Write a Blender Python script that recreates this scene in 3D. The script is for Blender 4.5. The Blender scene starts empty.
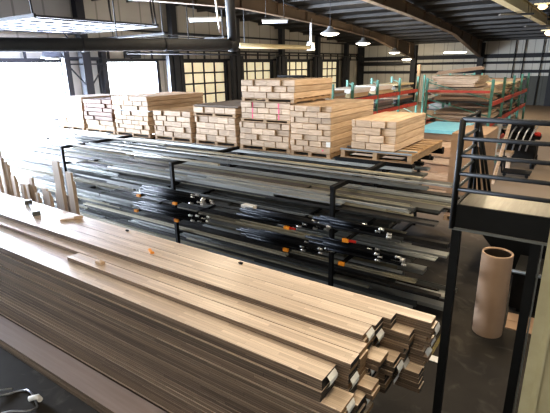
import bpy, math, random
from mathutils import Vector, Matrix
random.seed(7)
S = bpy.context.scene
COL = S.collection
R = random.uniform

# ------------------------------------------------------------------ materials
def new_mat(name):
    m = bpy.data.materials.new(name); m.use_nodes = True
    n = m.node_tree.nodes; b = n['Principled BSDF']
    return m, n, m.node_tree.links, b

def mat(name, c1, c2=None, rough=.6, metal=0., scale=(6, 6, 6), contrast=.2, vary=.0, bump=0., detail=4, spec=.5):
    """two-tone noise material, object coordinates, optional per-object brightness change"""
    m, n, l, b = new_mat(name)
    if c2 is None: c2 = tuple(v * .78 for v in c1)
    tc = n.new('ShaderNodeTexCoord'); mp = n.new('ShaderNodeMapping'); nz = n.new('ShaderNodeTexNoise')
    oi = n.new('ShaderNodeObjectInfo'); add = n.new('ShaderNodeVectorMath'); add.operation = 'ADD'
    mul = n.new('ShaderNodeMath'); mul.operation = 'MULTIPLY'; mul.inputs[1].default_value = 37.
    mp.inputs['Scale'].default_value = scale
    nz.inputs['Scale'].default_value = 1.; nz.inputs['Detail'].default_value = detail; nz.inputs['Roughness'].default_value = .6
    cr = n.new('ShaderNodeValToRGB'); e = cr.color_ramp.elements
    e[0].position = .5 - contrast; e[1].position = .5 + contrast
    e[0].color = (*c2, 1); e[1].color = (*c1, 1)
    l.new(tc.outputs['Object'], mp.inputs['Vector']); l.new(mp.outputs[0], add.inputs[0])
    l.new(oi.outputs['Random'], mul.inputs[0]); l.new(mul.outputs[0], add.inputs[1])
    l.new(add.outputs[0], nz.inputs['Vector']); l.new(nz.outputs['Fac'], cr.inputs['Fac'])
    out = cr.outputs['Color']
    if vary:
        hs = n.new('ShaderNodeHueSaturation'); mr = n.new('ShaderNodeMapRange')
        mr.inputs['To Min'].default_value = 1 - vary; mr.inputs['To Max'].default_value = 1 + vary
        l.new(oi.outputs['Random'], mr.inputs['Value']); l.new(mr.outputs[0], hs.inputs['Value'])
        l.new(out, hs.inputs['Color']); out = hs.outputs['Color']
    l.new(out, b.inputs['Base Color'])
    b.inputs['Roughness'].default_value = rough; b.inputs['Metallic'].default_value = metal
    b.inputs['Specular IOR Level'].default_value = spec
    if bump:
        bp = n.new('ShaderNodeBump'); bp.inputs['Strength'].default_value = bump; bp.inputs['Distance'].default_value = .01
        l.new(nz.outputs['Fac'], bp.inputs['Height']); l.new(bp.outputs[0], b.inputs['Normal'])
    return m

def glow(name, c, s):
    m, n, l, b = new_mat(name)
    b.inputs['Base Color'].default_value = (*c, 1)
    b.inputs['Emission Color'].default_value = (*c, 1); b.inputs['Emission Strength'].default_value = s
    return m

M = {}
def strip_mat(name, c1, c2, row, length, rough, axis='Y', vary=.08, seam=(.2, .13, .08), spec=.5):
    """long narrow glued strips running along X, rows stepping along Y (or Z)"""
    m, n, l, b = new_mat(name)
    tc = n.new('ShaderNodeTexCoord'); sp = n.new('ShaderNodeSeparateXYZ'); cb = n.new('ShaderNodeCombineXYZ'); oi = n.new('ShaderNodeObjectInfo')
    mu = n.new('ShaderNodeMath'); mu.operation = 'MULTIPLY'; mu.inputs[1].default_value = 9.7
    ad = n.new('ShaderNodeMath'); ad.operation = 'ADD'
    l.new(tc.outputs['Object'], sp.inputs[0]); l.new(oi.outputs['Random'], mu.inputs[0])
    l.new(sp.outputs['X'], ad.inputs[0]); l.new(mu.outputs[0], ad.inputs[1]); l.new(ad.outputs[0], cb.inputs['X'])
    a2 = n.new('ShaderNodeMath'); a2.operation = 'ADD'; l.new(sp.outputs[axis], a2.inputs[0]); a2.inputs[1].default_value = 1.0; l.new(a2.outputs[0], cb.inputs['Y'])
    br = n.new('ShaderNodeTexBrick'); br.inputs['Scale'].default_value = 1.; br.inputs['Brick Width'].default_value = length; br.inputs['Row Height'].default_value = row
    br.inputs['Mortar Size'].default_value = row * (.10 if axis == 'Z' else .03); br.inputs['Mortar Smooth'].default_value = .3; br.offset = .37; br.offset_frequency = 3; br.squash = 1.3; br.squash_frequency = 2
    br.inputs['Color1'].default_value = (*c1, 1); br.inputs['Color2'].default_value = (*c2, 1); br.inputs['Mortar'].default_value = (*seam, 1)
    l.new(cb.outputs[0], br.inputs['Vector'])
    mp = n.new('ShaderNodeMapping'); mp.inputs['Scale'].default_value = (1.2, 90, 90); nz = n.new('ShaderNodeTexNoise'); nz.inputs['Scale'].default_value = 1; nz.inputs['Detail'].default_value = 3
    l.new(tc.outputs['Object'], mp.inputs['Vector']); l.new(mp.outputs[0], nz.inputs['Vector'])
    mr = n.new('ShaderNodeMapRange'); mr.inputs['From Min'].default_value = .3; mr.inputs['From Max'].default_value = .7; mr.inputs['To Min'].default_value = .86; mr.inputs['To Max'].default_value = 1.1
    l.new(nz.outputs['Fac'], mr.inputs['Value'])
    m2 = n.new('ShaderNodeMapRange'); m2.inputs['To Min'].default_value = 1 - vary; m2.inputs['To Max'].default_value = 1 + vary; l.new(oi.outputs['Random'], m2.inputs['Value'])
    m3 = n.new('ShaderNodeMath'); m3.operation = 'MULTIPLY'; l.new(mr.outputs[0], m3.inputs[0]); l.new(m2.outputs[0], m3.inputs[1])
    hs = n.new('ShaderNodeHueSaturation'); l.new(m3.outputs[0], hs.inputs['Value']); l.new(br.outputs['Color'], hs.inputs['Color'])
    l.new(hs.outputs[0], b.inputs['Base Color']); b.inputs['Roughness'].default_value = rough; b.inputs['Specular IOR Level'].default_value = spec
    return m
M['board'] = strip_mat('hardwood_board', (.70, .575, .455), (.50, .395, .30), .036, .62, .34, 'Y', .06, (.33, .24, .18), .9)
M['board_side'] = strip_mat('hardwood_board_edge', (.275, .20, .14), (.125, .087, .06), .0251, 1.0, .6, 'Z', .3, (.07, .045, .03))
M['board_end'] = mat('hardwood_end_grain', (.34, .22, .12), (.2, .12, .06), .7, 0, (20, 20, 40), .3, .2)
M['black_end'] = mat('black_end_paint', (.018, .017, .017), None, .6, 0, (20, 20, 20), .3)
M['pale_bundle'] = mat('bundled_oak', (.60, .455, .325), (.38, .27, .18), .75, 0, (5, 2, 38), .2, .2)
M['brown_bundle'] = mat('bundled_brown_wood', (.22, .12, .075), (.12, .065, .04), .7, 0, (9, 3, 30), .25, .15)
M['grey_top'] = mat('dusty_dark_board', (.17, .13, .10), (.09, .07, .05), .8, 0, (6, 6, 30), .25, .1)
M['pallet'] = mat('pallet_wood', (.45, .31, .18), (.25, .16, .09), .8, 0, (6, 6, 20), .25, .15)
M['alu'] = mat('mill_finish_metal', (.52, .53, .51), (.30, .31, .30), .38, .65, (1.2, 25, 25), .3, .25)
M['steel'] = mat('dull_grey_steel', (.17, .172, .16), (.09, .092, .088), .45, .5, (1.5, 20, 20), .3, .3)
M['tan_metal'] = mat('tan_coated_metal', (.36, .325, .24), (.22, .20, .14), .5, .1, (1.5, 20, 20), .3, .25)
M['bronze'] = mat('dark_bronze_metal', (.055, .052, .048), (.03, .028, .026), .4, .4, (2, 20, 20), .3, .3)
M['black'] = mat('black_painted_steel', (.006, .006, .006), (.003, .003, .003), .6, .0, (8, 8, 8), .3, 0, 0, 4, .25)
M['black_tube'] = mat('black_tube', (.012, .014, .018), (.008, .009, .012), .5, .0, (3, 10, 10), .3, .5, 0, 4, .06)
M['silver'] = mat('bright_silver_fitting', (.75, .75, .74), (.5, .5, .5), .3, .8, (40, 40, 40), .3)
M['orange'] = mat('orange_cap', (.85, .32, .02), None, .5)
M['red'] = mat('red_paint', (.55, .035, .02), (.38, .02, .012), .5)
M['rack_red'] = mat('rack_red_paint', (.55, .085, .05), (.38, .05, .03), .6)
M['green'] = mat('rack_green_paint', (.08, .21, .155), (.05, .14, .10), .5)
M['white'] = mat('white_paper', (.82, .80, .75), (.66, .64, .6), .8, 0, (30, 30, 30), .3)
M['card'] = mat('brown_cardboard', (.40, .275, .185), (.33, .22, .145), .85, 0, (3, 3, 3), .3, .08)
M['card_dark'] = mat('tube_inside', (.05, .035, .025), None, .9)
M['cyan'] = mat('pale_cyan_sheet', (.24, .62, .78), (.19, .53, .70), .6)
M['girder'] = mat('brown_primer_steel', (.15, .105, .068), (.09, .065, .043), .6, 0, (1, 1, 1), .3)
M['roof'] = mat('dark_roof_underside', (.005, .0045, .004), (.003, .003, .003), .8, 0, (1, 1, 1), .3)
M['purlin'] = mat('grey_purlin', (.055, .052, .047), (.03, .028, .026), .6, .1, (1, 3, 3), .3)
M['cream'] = mat('cream_painted_steel', (.62, .52, .31), (.48, .40, .23), .6, 0, (2, 2, 2), .3)
M['duct'] = mat('dark_grey_duct', (.030, .032, .035), (.02, .021, .023), .75, .0, (2, 2, 2), .3)
M['col'] = mat('dark_column_steel', (.018, .020, .025), (.011, .012, .015), .7, .0, (2, 2, 2), .3)
M['stone'] = mat('pitted_beige_column', (.40, .36, .23), (.32, .28, .17), .85, 0, (7, 7, 7), .25, 0, .4)
M['pit'] = mat('dark_pit', (.07, .05, .03), None, .9)
M['rod'] = mat('thin_dark_rod', (.025, .025, .027), None, .8, .0)
M['hose'] = mat('grey_steel_hose', (.42, .43, .45), (.2, .2, .21), .3, .8, (90, 90, 90), .3)
M['deck'] = mat('worn_grey_tread', (.34, .32, .27), (.22, .205, .17), .45, .3, (60, 4, 4), .3)
M['grey_wrap'] = mat('grey_plastic_wrap', (.34, .33, .30), (.18, .17, .15), .4, 0, (6, 6, 6), .3, .2)
M['yellow'] = mat('yellow_floor_paint', (.22, .17, .04), (.08, .07, .04), .8, 0, (20, 20, 20), .2)
M['stake'] = mat('standing_plank_wood', (.50, .40, .31), (.30, .23, .17), .7, 0, (25, 25, 1.5), .3, .2)
M['pink'] = mat('pink_paint_mark', (.85, .10, .22), None, .6)
M['blueseal'] = mat('blue_grey_strip', (.30, .36, .42), None, .5, .3)
M['lamp'] = glow('lit_lamp', (1.0, .93, .80), 9)
M['tube_lamp'] = glow('lit_tube', (.72, .80, 1.0), 1.6)
M['amber'] = glow('lit_amber_bulb', (1.0, .62, .30), 3)

# walls: corrugated panels
def panel_mat(name, c1, c2, axis, period):
    m, n, l, b = new_mat(name)
    tc = n.new('ShaderNodeTexCoord'); sp = n.new('ShaderNodeSeparateXYZ'); l.new(tc.outputs['Object'], sp.inputs[0])
    mu = n.new('ShaderNodeMath'); mu.operation = 'MULTIPLY'; mu.inputs[1].default_value = 1 / period
    fr = n.new('ShaderNodeMath'); fr.operation = 'FRACT'; gt = n.new('ShaderNodeMath'); gt.operation = 'GREATER_THAN'; gt.inputs[1].default_value = .93
    l.new(sp.outputs[axis], mu.inputs[0]); l.new(mu.outputs[0], fr.inputs[0]); l.new(fr.outputs[0], gt.inputs[0])
    nz = n.new('ShaderNodeTexNoise'); nz.inputs['Scale'].default_value = .6; nz.inputs['Detail'].default_value = 5
    l.new(tc.outputs['Object'], nz.inputs['Vector'])
    mx = n.new('ShaderNodeMixRGB'); mx.inputs[1].default_value = (*c2, 1); mx.inputs[2].default_value = (*c1, 1)
    l.new(nz.outputs['Fac'], mx.inputs[0])
    dk = n.new('ShaderNodeMixRGB'); dk.inputs[2].default_value = (*[v * .55 for v in c1], 1)
    l.new(gt.outputs[0], dk.inputs[0]); l.new(mx.outputs[0], dk.inputs[1]); l.new(dk.outputs[0], b.inputs['Base Color'])
    b.inputs['Roughness'].default_value = .7
    return m
M['wall_back'] = panel_mat('white_liner_panel', (.56, .55, .50), (.40, .39, .35), 'X', .9)
M['wall_gable'] = panel_mat('beige_liner_panel', (.42, .40, .35), (.30, .285, .25), 'Y', 1.3)
M['wall_dark'] = panel_mat('dark_lower_panel', (.075, .078, .068), (.05, .052, .045), 'X', .9)

def floor_mat():
    m, n, l, b = new_mat('stained_concrete')
    tc = n.new('ShaderNodeTexCoord')
    n1 = n.new('ShaderNodeTexNoise'); n1.inputs['Scale'].default_value = .45; n1.inputs['Detail'].default_value = 8; n1.inputs['Roughness'].default_value = .65
    n2 = n.new('ShaderNodeTexNoise'); n2.inputs['Scale'].default_value = 3.; n2.inputs['Detail'].default_value = 8; n2.inputs['Distortion'].default_value = 1.2
    l.new(tc.outputs['Object'], n1.inputs['Vector']); l.new(tc.outputs['Object'], n2.inputs['Vector'])
    c = n.new('ShaderNodeValToRGB'); e = c.color_ramp.elements
    e[0].position = .3; e[0].color = (.027, .024, .021, 1); e[1].position = .7; e[1].color = (.055, .049, .042, 1)
    l.new(n1.outputs['Fac'], c.inputs['Fac'])
    d = n.new('ShaderNodeValToRGB'); e = d.color_ramp.elements
    e[0].position = .56; e[0].color = (0, 0, 0, 1); e[1].position = .78; e[1].color = (.6, .6, .6, 1)
    l.new(n2.outputs['Fac'], d.inputs['Fac'])
    mx = n.new('ShaderNodeMixRGB'); mx.inputs[2].default_value = (.12, .11, .095, 1)
    l.new(d.outputs[0], mx.inputs[0]); l.new(c.outputs[0], mx.inputs[1])
    # the far aisle is browner and lighter, its lit look put into the colour
    sp = n.new('ShaderNodeSeparateXYZ'); mr = n.new('ShaderNodeMapRange')
    mr.inputs['From Min'].default_value = 9; mr.inputs['From Max'].default_value = 12
    l.new(tc.outputs['Object'], sp.inputs[0]); l.new(sp.outputs['Y'], mr.inputs['Value'])
    m2 = n.new('ShaderNodeMixRGB'); m2.inputs[2].default_value = (.25, .195, .145, 1)
    l.new(mr.outputs[0], m2.inputs[0]); l.new(mx.outputs[0], m2.inputs[1])
    l.new(m2.outputs[0], b.inputs['Base Color']); b.inputs['Roughness'].default_value = .8; b.inputs['Specular IOR Level'].default_value = .2
    bp = n.new('ShaderNodeBump'); bp.inputs['Strength'].default_value = .15; l.new(n2.outputs['Fac'], bp.inputs['Height']); l.new(bp.outputs[0], b.inputs['Normal'])
    return m
M['floor'] = floor_mat()

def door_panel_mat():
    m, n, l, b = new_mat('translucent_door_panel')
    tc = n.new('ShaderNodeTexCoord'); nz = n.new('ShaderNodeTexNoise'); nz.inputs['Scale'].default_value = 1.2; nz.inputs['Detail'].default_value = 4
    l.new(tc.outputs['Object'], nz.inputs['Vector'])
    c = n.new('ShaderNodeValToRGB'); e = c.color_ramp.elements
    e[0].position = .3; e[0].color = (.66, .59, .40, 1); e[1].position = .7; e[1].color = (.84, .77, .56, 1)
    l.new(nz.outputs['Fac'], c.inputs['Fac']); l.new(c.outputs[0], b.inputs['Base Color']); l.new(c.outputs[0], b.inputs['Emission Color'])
    b.inputs['Emission Strength'].default_value = .5; b.inputs['Roughness'].default_value = .6  # emission put in so the closed doors glow as if backlit
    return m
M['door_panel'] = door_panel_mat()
M['raised_panel'] = glow('daylit_raised_panel', (.72, .72, .88), 1.0)  # own emission stands in for daylight on the panel and brightens the pile
M['daylight'] = glow('bright_outdoor_haze', (.93, .97, 1.0), 7)
M['pave'] = mat('pale_yard_paving', (.8, .8, .78), (.7, .7, .68), .8)

# ------------------------------------------------------------------ mesh builder
class MB:
    def __init__(s): s.v = []; s.f = []; s.mi = []; s.sm = []
    def quad(s, pts, mi=0):
        k = len(s.v); s.v += [tuple(p) for p in pts]; s.f.append(tuple(range(k, k + len(pts)))); s.mi.append(mi); s.sm.append(False)
    def box(s, x0, x1, y0, y1, z0, z1, mi=0, faces=None, skew=0.):
        """faces: dict of face key -> material index; keys -x +x -y +y -z +z"""
        k = len(s.v)
        s.v += [(x0, y0, z0), (x1, y0, z0), (x1, y1, z0), (x0, y1, z0), (x0, y0, z1), (x1 + skew, y0, z1), (x1 + skew, y1, z1), (x0, y1, z1)]
        for key, q in (('-z', (0, 3, 2, 1)), ('+z', (4, 5, 6, 7)), ('-y', (0, 1, 5, 4)), ('+x', (1, 2, 6, 5)), ('+y', (2, 3, 7, 6)), ('-x', (3, 0, 4, 7))):
            s.f.append(tuple(k + i for i in q)); s.mi.append((faces or {}).get(key, mi)); s.sm.append(False)
        return s
    def bar(s, a, b, w, h, mi=0, up=(0, 0, 1)):
        a = Vector(a); b = Vector(b); d = (b - a).normalized(); u = Vector(up)
        sd = d.cross(u)
        if sd.length < 1e-4: sd = d.cross(Vector((1, 0, 0)))
        sd.normalize(); u = sd.cross(d).normalized()
        k = len(s.v)
        for p in (a, b):
            for i, j in ((-1, -1), (1, -1), (1, 1), (-1, 1)): s.v.append(tuple(p + sd * (w / 2 * i) + u * (h / 2 * j)))
        for q in ((0, 1, 2, 3), (7, 6, 5, 4), (0, 4, 5, 1), (1, 5, 6, 2), (2, 6, 7, 3), (3, 7, 4, 0)):
            s.f.append(tuple(k + i for i in q)); s.mi.append(mi); s.sm.append(False)
        return s
    def tube(s, pts, r, n=10, mi=0, cap=True, radii=None):
        pts = [Vector(p) for p in pts]; k = len(s.v); pu = None
        for i, p in enumerate(pts):
            d = (pts[min(i + 1, len(pts) - 1)] - pts[max(i - 1, 0)]).normalized()
            u = pu if pu is not None else (Vector((0, 0, 1)) if abs(d.z) < .9 else Vector((1, 0, 0)))
            sd = d.cross(u).normalized(); u = sd.cross(d).normalized(); pu = u
            rr = radii[i] if radii else r
            for j in range(n):
                a = 2 * math.pi * j / n; s.v.append(tuple(p + sd * (math.cos(a) * rr) + u * (math.sin(a) * rr)))
        for i in range(len(pts) - 1):
            for j in range(n):
                a = k + i * n + j; b = k + i * n + (j + 1) % n
                s.f.append((a, b, b + n, a + n)); s.mi.append(mi); s.sm.append(True)
        if cap:
            s.f.append(tuple(k + j for j in range(n - 1, -1, -1))); s.mi.append(mi); s.sm.append(False)
            e = k + (len(pts) - 1) * n; s.f.append(tuple(e + j for j in range(n))); s.mi.append(mi); s.sm.append(False)
        return s
    def lathe(s, prof, c=(0, 0, 0), n=28, mi=0):
        k = len(s.v)
        for r, z in prof:
            for j in range(n):
                a = 2 * math.pi * j / n; s.v.append((c[0] + r * math.cos(a), c[1] + r * math.sin(a), c[2] + z))
        for i in range(len(prof) - 1):
            for j in range(n):
                a = k + i * n + j; b = k + i * n + (j + 1) % n
                s.f.append((a, b, b + n, a + n)); s.mi.append(mi); s.sm.append(True)
        return s
    def build(s, name, mats, parent=None, loc=None, bevel=0.):
        if not isinstance(mats, (list, tuple)): mats = [mats]
        me = bpy.data.meshes.new(name); me.from_pydata(s.v, [], s.f)
        for m in mats: me.materials.append(m)
        me.polygons.foreach_set('material_index', s.mi); me.polygons.foreach_set('use_smooth', s.sm); me.update()
        o = bpy.data.objects.new(name, me); COL.objects.link(o)
        if loc is not None: o.location = loc
        if parent is not None: o.parent = parent
        if bevel:
            b = o.modifiers.new('edge', 'BEVEL'); b.width = bevel; b.segments = 1; b.limit_method = 'ANGLE'
        return o

def tag(o, label, cat, group=None, kind=None):
    o['label'] = label; o['category'] = cat
    if group: o['group'] = group
    if kind: o['kind'] = kind
    return o
def struct(o): o['kind'] = 'structure'; return o
def thing(name, loc, label, cat, group=None, rz=0):
    o = bpy.data.objects.new(name, None); COL.objects.link(o); o.location = loc; o.rotation_euler.z = rz
    return tag(o, label, cat, group)
def copy_tree(o, parent=None):
    c = o.copy(); COL.objects.link(c); c.parent = parent
    for ch in list(o.children): copy_tree(ch, c)
    return c

# ------------------------------------------------------------------ camera
P, YAW, ROLL, F = math.radians(17.35), math.radians(34.8), math.radians(-1.0), 450.
fw = Vector((-math.sin(YAW) * math.cos(P), math.cos(YAW) * math.cos(P), -math.sin(P)))
rt = Vector((math.cos(YAW), math.sin(YAW), 0)); up = rt.cross(fw)
rt2 = rt * math.cos(ROLL) + up * math.sin(ROLL); up2 = up * math.cos(ROLL) - rt * math.sin(ROLL)
cd = bpy.data.cameras.new('camera'); cam = bpy.data.objects.new('camera', cd); COL.objects.link(cam)
cam.matrix_world = Matrix(((rt2.x, up2.x, -fw.x, 0), (rt2.y, up2.y, -fw.y, 0), (rt2.z, up2.z, -fw.z, 3.5), (0, 0, 0, 1)))
cd.sensor_width = 36; cd.lens = F / 550 * 36; cd.clip_start = .05; cd.clip_end = 400
S.camera = cam

# ------------------------------------------------------------------ building shell
XW, YB, YF, XE = -20., 44., -6., 9.
def roof_z(y): return 6.95 - .064 * abs(y - 18)
m = MB(); m.box(XW - .3, XE, YF, YB + .3, -.12, 0); struct(m.build('floor', M['floor']))
m = MB(); m.box(XW, XE, YB, YB + .2, 2.35, 5.5); m.box(XW, -5.2, YB, YB + .2, 0, 2.35); struct(m.build('wall_back', M['wall_back']))
m = MB(); m.box(-5.2, XE, YB - .03, YB + .2, 0, 2.35); struct(m.build('wall_back_lower', M['wall_dark']))
m = MB(); m.box(XE, XE + .2, YF, YB + .2, 0, 7.2); struct(m.build('wall_right', M['wall_back']))
m = MB(); m.box(XW, XE, YF - .2, YF, 0, 7.2); struct(m.build('wall_front', M['wall_back']))
m = MB()
for y0, y1 in ((YF - .2, 18), (18, YB + .3)):
    z0, z1 = roof_z(y0), roof_z(y1)
    for x0, x1 in ((XW - .3, XE + .2),):
        m.quad([(x0, y0, z0), (x1, y0, z0), (x1, y1, z1), (x0, y1, z1)]); m.quad([(x0, y0, z0 + .15), (x0, y1, z1 + .15), (x1, y1, z1 + .15), (x1, y0, z0 + .15)])
struct(m.build('ceiling', M['roof']))

# gable wall (left) with door openings
HEAD = 3.86
opens = [(-.3, 5.3), (6.4, 12.05), (14.05, 17.6), (19.4, 23.4), (24.7, 28.6), (30.2, 34.0), (35.5, 39.3)]
m = MB()
ys = [YF]
for a, b in opens: ys += [a, b]
ys.append(YB + .2)
for i in range(0, len(ys), 2): m.box(XW - .2, XW, ys[i], ys[i + 1], 0, HEAD)
yy = YF
while yy < YB + .2:
    y1 = min(yy + 2., YB + .2)
    if yy < 18 < y1: y1 = 18
    z0, z1 = roof_z(yy), roof_z(y1)
    k = len(m.v)
    m.v += [(XW - .2, yy, HEAD), (XW, yy, HEAD), (XW, y1, HEAD), (XW - .2, y1, HEAD), (XW - .2, yy, z0), (XW, yy, z0), (XW, y1, z1), (XW - .2, y1, z1)]
    for q in ((0, 3, 2, 1), (4, 5, 6, 7), (0, 1, 5, 4), (1, 2, 6, 5), (2, 3, 7, 6), (3, 0, 4, 7)): m.f.append(tuple(k + i for i in q)); m.mi.append(0); m.sm.append(False)
    yy = y1
struct(m.build('wall_left', M['wall_gable']))

# door frames, closed sectional doors
for i, (a, b) in enumerate(opens):
    m = MB(); m.box(XW - .05, XW + .1, a - .14, a + .06, 0, HEAD + .05); m.box(XW - .05, XW + .1, b - .06, b + .14, 0, HEAD + .05); m.box(XW - .05, XW + .1, a, b, HEAD - .05, HEAD + .06)
    struct(m.build('trim_%d' % (i + 1), M['col']))
for i, (a, b) in enumerate(opens[3:]):
    d = bpy.data.objects.new('door_%d' % (i + 1), None); COL.objects.link(d); d.location = (XW - .06, (a + b) / 2, 0); struct(d)
    cy = (a + b) / 2; nr, nc = 6, 4; hh = (HEAD - .05) / nr; ww = (b - a - .12) / nc
    m = MB()
    for r in range(nr): m.box(-.02, .0, a - cy + .06, b - cy - .06, r * hh, (r + 1) * hh)
    m.build('panel', M['door_panel'], d)
    m = MB()
    for r in range(nr + 1): m.box(0, .05, a - cy + .06, b - cy - .06, max(0, r * hh - .045), r * hh + .045)
    for c in range(nc + 1): y = a - cy + .06 + c * ww; m.box(0, .055, y - .045, y + .045, 0, HEAD - .05)
    m.build('frame', M['col'], d)

# framed gable posts: column pairs with bracing
colY = [.4 - .0, 5.85, 13.0, 18.6, 24.05, 29.35, 34.75, 40.2]
for i, y in enumerate(colY):
    wide = .95 if abs(y - 13) < .1 else .42
    t = thing('wall_column', (XW + .45, y, 0), '', 'column')
    zt = roof_z(y) - .12
    for s in (-1, 1):
        MB().box(-.13, .13, s * wide - (.13), s * wide + (.13), 0, (HEAD + .6) if wide > .5 else (HEAD + .3)).build('post', M['col'], t)
    MB().box(-.17, .17, -.2, .2, 0, zt).build('main_post', M['col'], t)
    if wide > .5:
        m = MB()
        for z0 in (1.2, 2.6, 3.95):
            m.bar((0.1, -wide, z0 + 1.1), (0.1, 0, z0), .05, .05, 0, (1, 0, 0)); m.bar((.1, 0, z0), (.1, wide, z0 + 1.1), .05, .05, 0, (1, 0, 0)) if z0 < 3.9 else None
        for z0 in (3.72, 4.0): m.bar((.1, -wide, z0), (.1, wide, z0), .06, .06)
        m.build('brace', M['col'], t)
    names = ['nearest gable wall column left of the open bay', 'dark gable wall column beside the wide open doorway', 'braced triple dark column between the two bright open doorways',
             'dark column between the bright doorway and the first closed yellow door', 'dark column between the first and second closed yellow doors',
             'dark column between the second and third closed yellow doors', 'dark column between the third and last closed yellow doors', 'dark column right of the last closed yellow door']
    t['label'] = names[i]
# girts across gable wall
m = MB()
for z in (4.45, 5.35): m.box(XW + .0, XW + .10, YF, YB, z - .05, z + .05)
struct(m.build('trim_8', M['col']))
m = MB(); m.box(XW, XW + .12, YF, YB, HEAD + .02, HEAD + .12)
for y in [YF + 1.37 * k for k in range(37)]: m.box(XW, XW + .08, y, y + .09, HEAD, 4.45)
struct(m.build('trim_9', M['col']))
m = MB().tube([(XW + .95, 15, 4.22), (XW + .95, 43, 4.22)], .05, 8); tag(m.build('wall_conduit', M['rod']), 'long thin pipe running above the closed yellow doors', 'pipe')
# small vent cabinet over the bright doorway
t = thing('wall_vent', (XW + .02, 16.0, 4.0), 'grey louvred vent box above the second bright doorway', 'vent')
MB().box(0, .14, -.5, .5, 0, .75).build('vent_box', M['duct'], t)
m = MB(); [m.box(.14, .17, -.44, .44, .06 + k * .11, .11 + k * .11) for k in range(6)]; m.build('louvre', M['col'], t)

# raised sectional door inside the first doorway
t = thing('raised_dock_door', (-17.2, 10.1, 5.05), 'raised sectional dock door glowing with daylight beneath the roof', 'dock door')
MB().box(-2.5, 2.7, -2.2, 2.3, 0, .03).build('panel', M['raised_panel'], t)
m = MB()
for k in range(6): x = -2.5 + k * 1.04; m.box(x - .05, x + .05, -2.2, 2.3, -.05, -.005)
for k in range(4): y = -2.2 + k * 1.5; m.box(-2.5, 2.7, y - .035, y + .035, -.045, -.004)
m.build('frame', M['rod'], t)
for s in (-2.3, 2.4): MB().box(-2.6, 3.3, s - .04, s + .04, -.08, .04).build('track', M['rod'], t)
for x, y in ((3.2, -2.3), (.6, -2.3), (-1.4, -2.3), (3.2, 2.4), (3.05, 2.4), (.6, 2.4)):
    MB().bar((x, y, 0), (x - .12, y, roof_z(10 + y) - 5.05), .045, .045, 0, (1, 0, 0)).build('hanger', M['rod'], t)
MB().bar((3.25, -2.3, -.02), (3.25, 2.4, -.02), .06, .06).build('crossbar', M['rod'], t)
# overhead track and framework
t = thing('overhead_track_frame', (-17.5, 15.8, 4.9), 'dark door track frame hung from rods above the second bright doorway', 'track')
for y in (-1.9, 1.9): MB().box(-2.4, 2.4, y - .04, y + .04, -.08, 0).build('track', M['rod'], t)
for x, y in ((2.3, -1.9), (2.3, 1.9), (-1, -1.9), (0, 1.9)): MB().bar((x, y, 0), (x, y, roof_z(15.8 + y) - 4.9), .04, .04, 0, (1, 0, 0)).build('hanger', M['rod'], t)
m = MB()
for k in range(5): m.bar((-2.4 + k * 1.15, -1.9, -.04), (-2.4 + k * 1.15, 1.9, -.04), .04, .04)
m.build('crossbar', M['rod'], t)

# outside the bright doorways
m = MB(); m.box(-60, XW - .2, -40, 60, -.3, -.12); struct(m.build('ground_yard', M['pave']))
m = MB(); m.quad([(-34, -35, -.2), (-34, 60, -.2), (-34, 60, 22), (-34, -35, 22)]); struct(m.build('outdoor_haze', M['daylight']))

# back wall columns and girts
cx = [-19.6, -14.3, -8.5, -3.0, 2.7]
bl = ['dark corner column of the far wall beside the yellow doors', 'dark far wall column left of the brown haunched girder end', 'dark far wall column under the second haunched girder', 'dark far wall column behind the right end of the storage racks', 'dark far wall column beyond the right of the aisle']
for i, x in enumerate(cx):
    t = thing('wall_column', (x, YB - .35, 0), bl[i], 'column')
    MB().box(-.22, .22, -.02, .02, 0, 5.1).build('web', M['col'], t)
    MB().box(-.24, .24, -.22, -.18, 0, 5.1).build('flange', M['col'], t); MB().box(-.24, .24, .18, .22, 0, 5.1).build('flange', M['col'], t)
m = MB()
for z, h in ((3.98, .17), (3.45, .10), (2.72, .12)): m.box(XW, XE, YB - .14, YB - .03, z - h, z + h)
struct(m.build('trim_10', M['col']))
m = MB().tube([(-19.4, 43.2, 3.55), (-15.2, 43.2, 3.5)], .16, 10); tag(m.build('wall_pipe', M['duct']), 'thick dark horizontal pipe on the far wall behind the lamps', 'pipe')
for i, (x, l) in enumerate(((-5.9, 'bent dark conduit drop on the far wall above the plank heap'), (-5.2, 'second dark conduit drop on the far wall'), (-3.9, 'dark conduit drop on the far wall near the last rack'))):
    m = MB().tube([(x, YB - .18, 5.2), (x - .1, YB - .18, 0.0)], .045, 6); tag(m.build('conduit', M['rod']), l, 'conduit')

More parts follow.
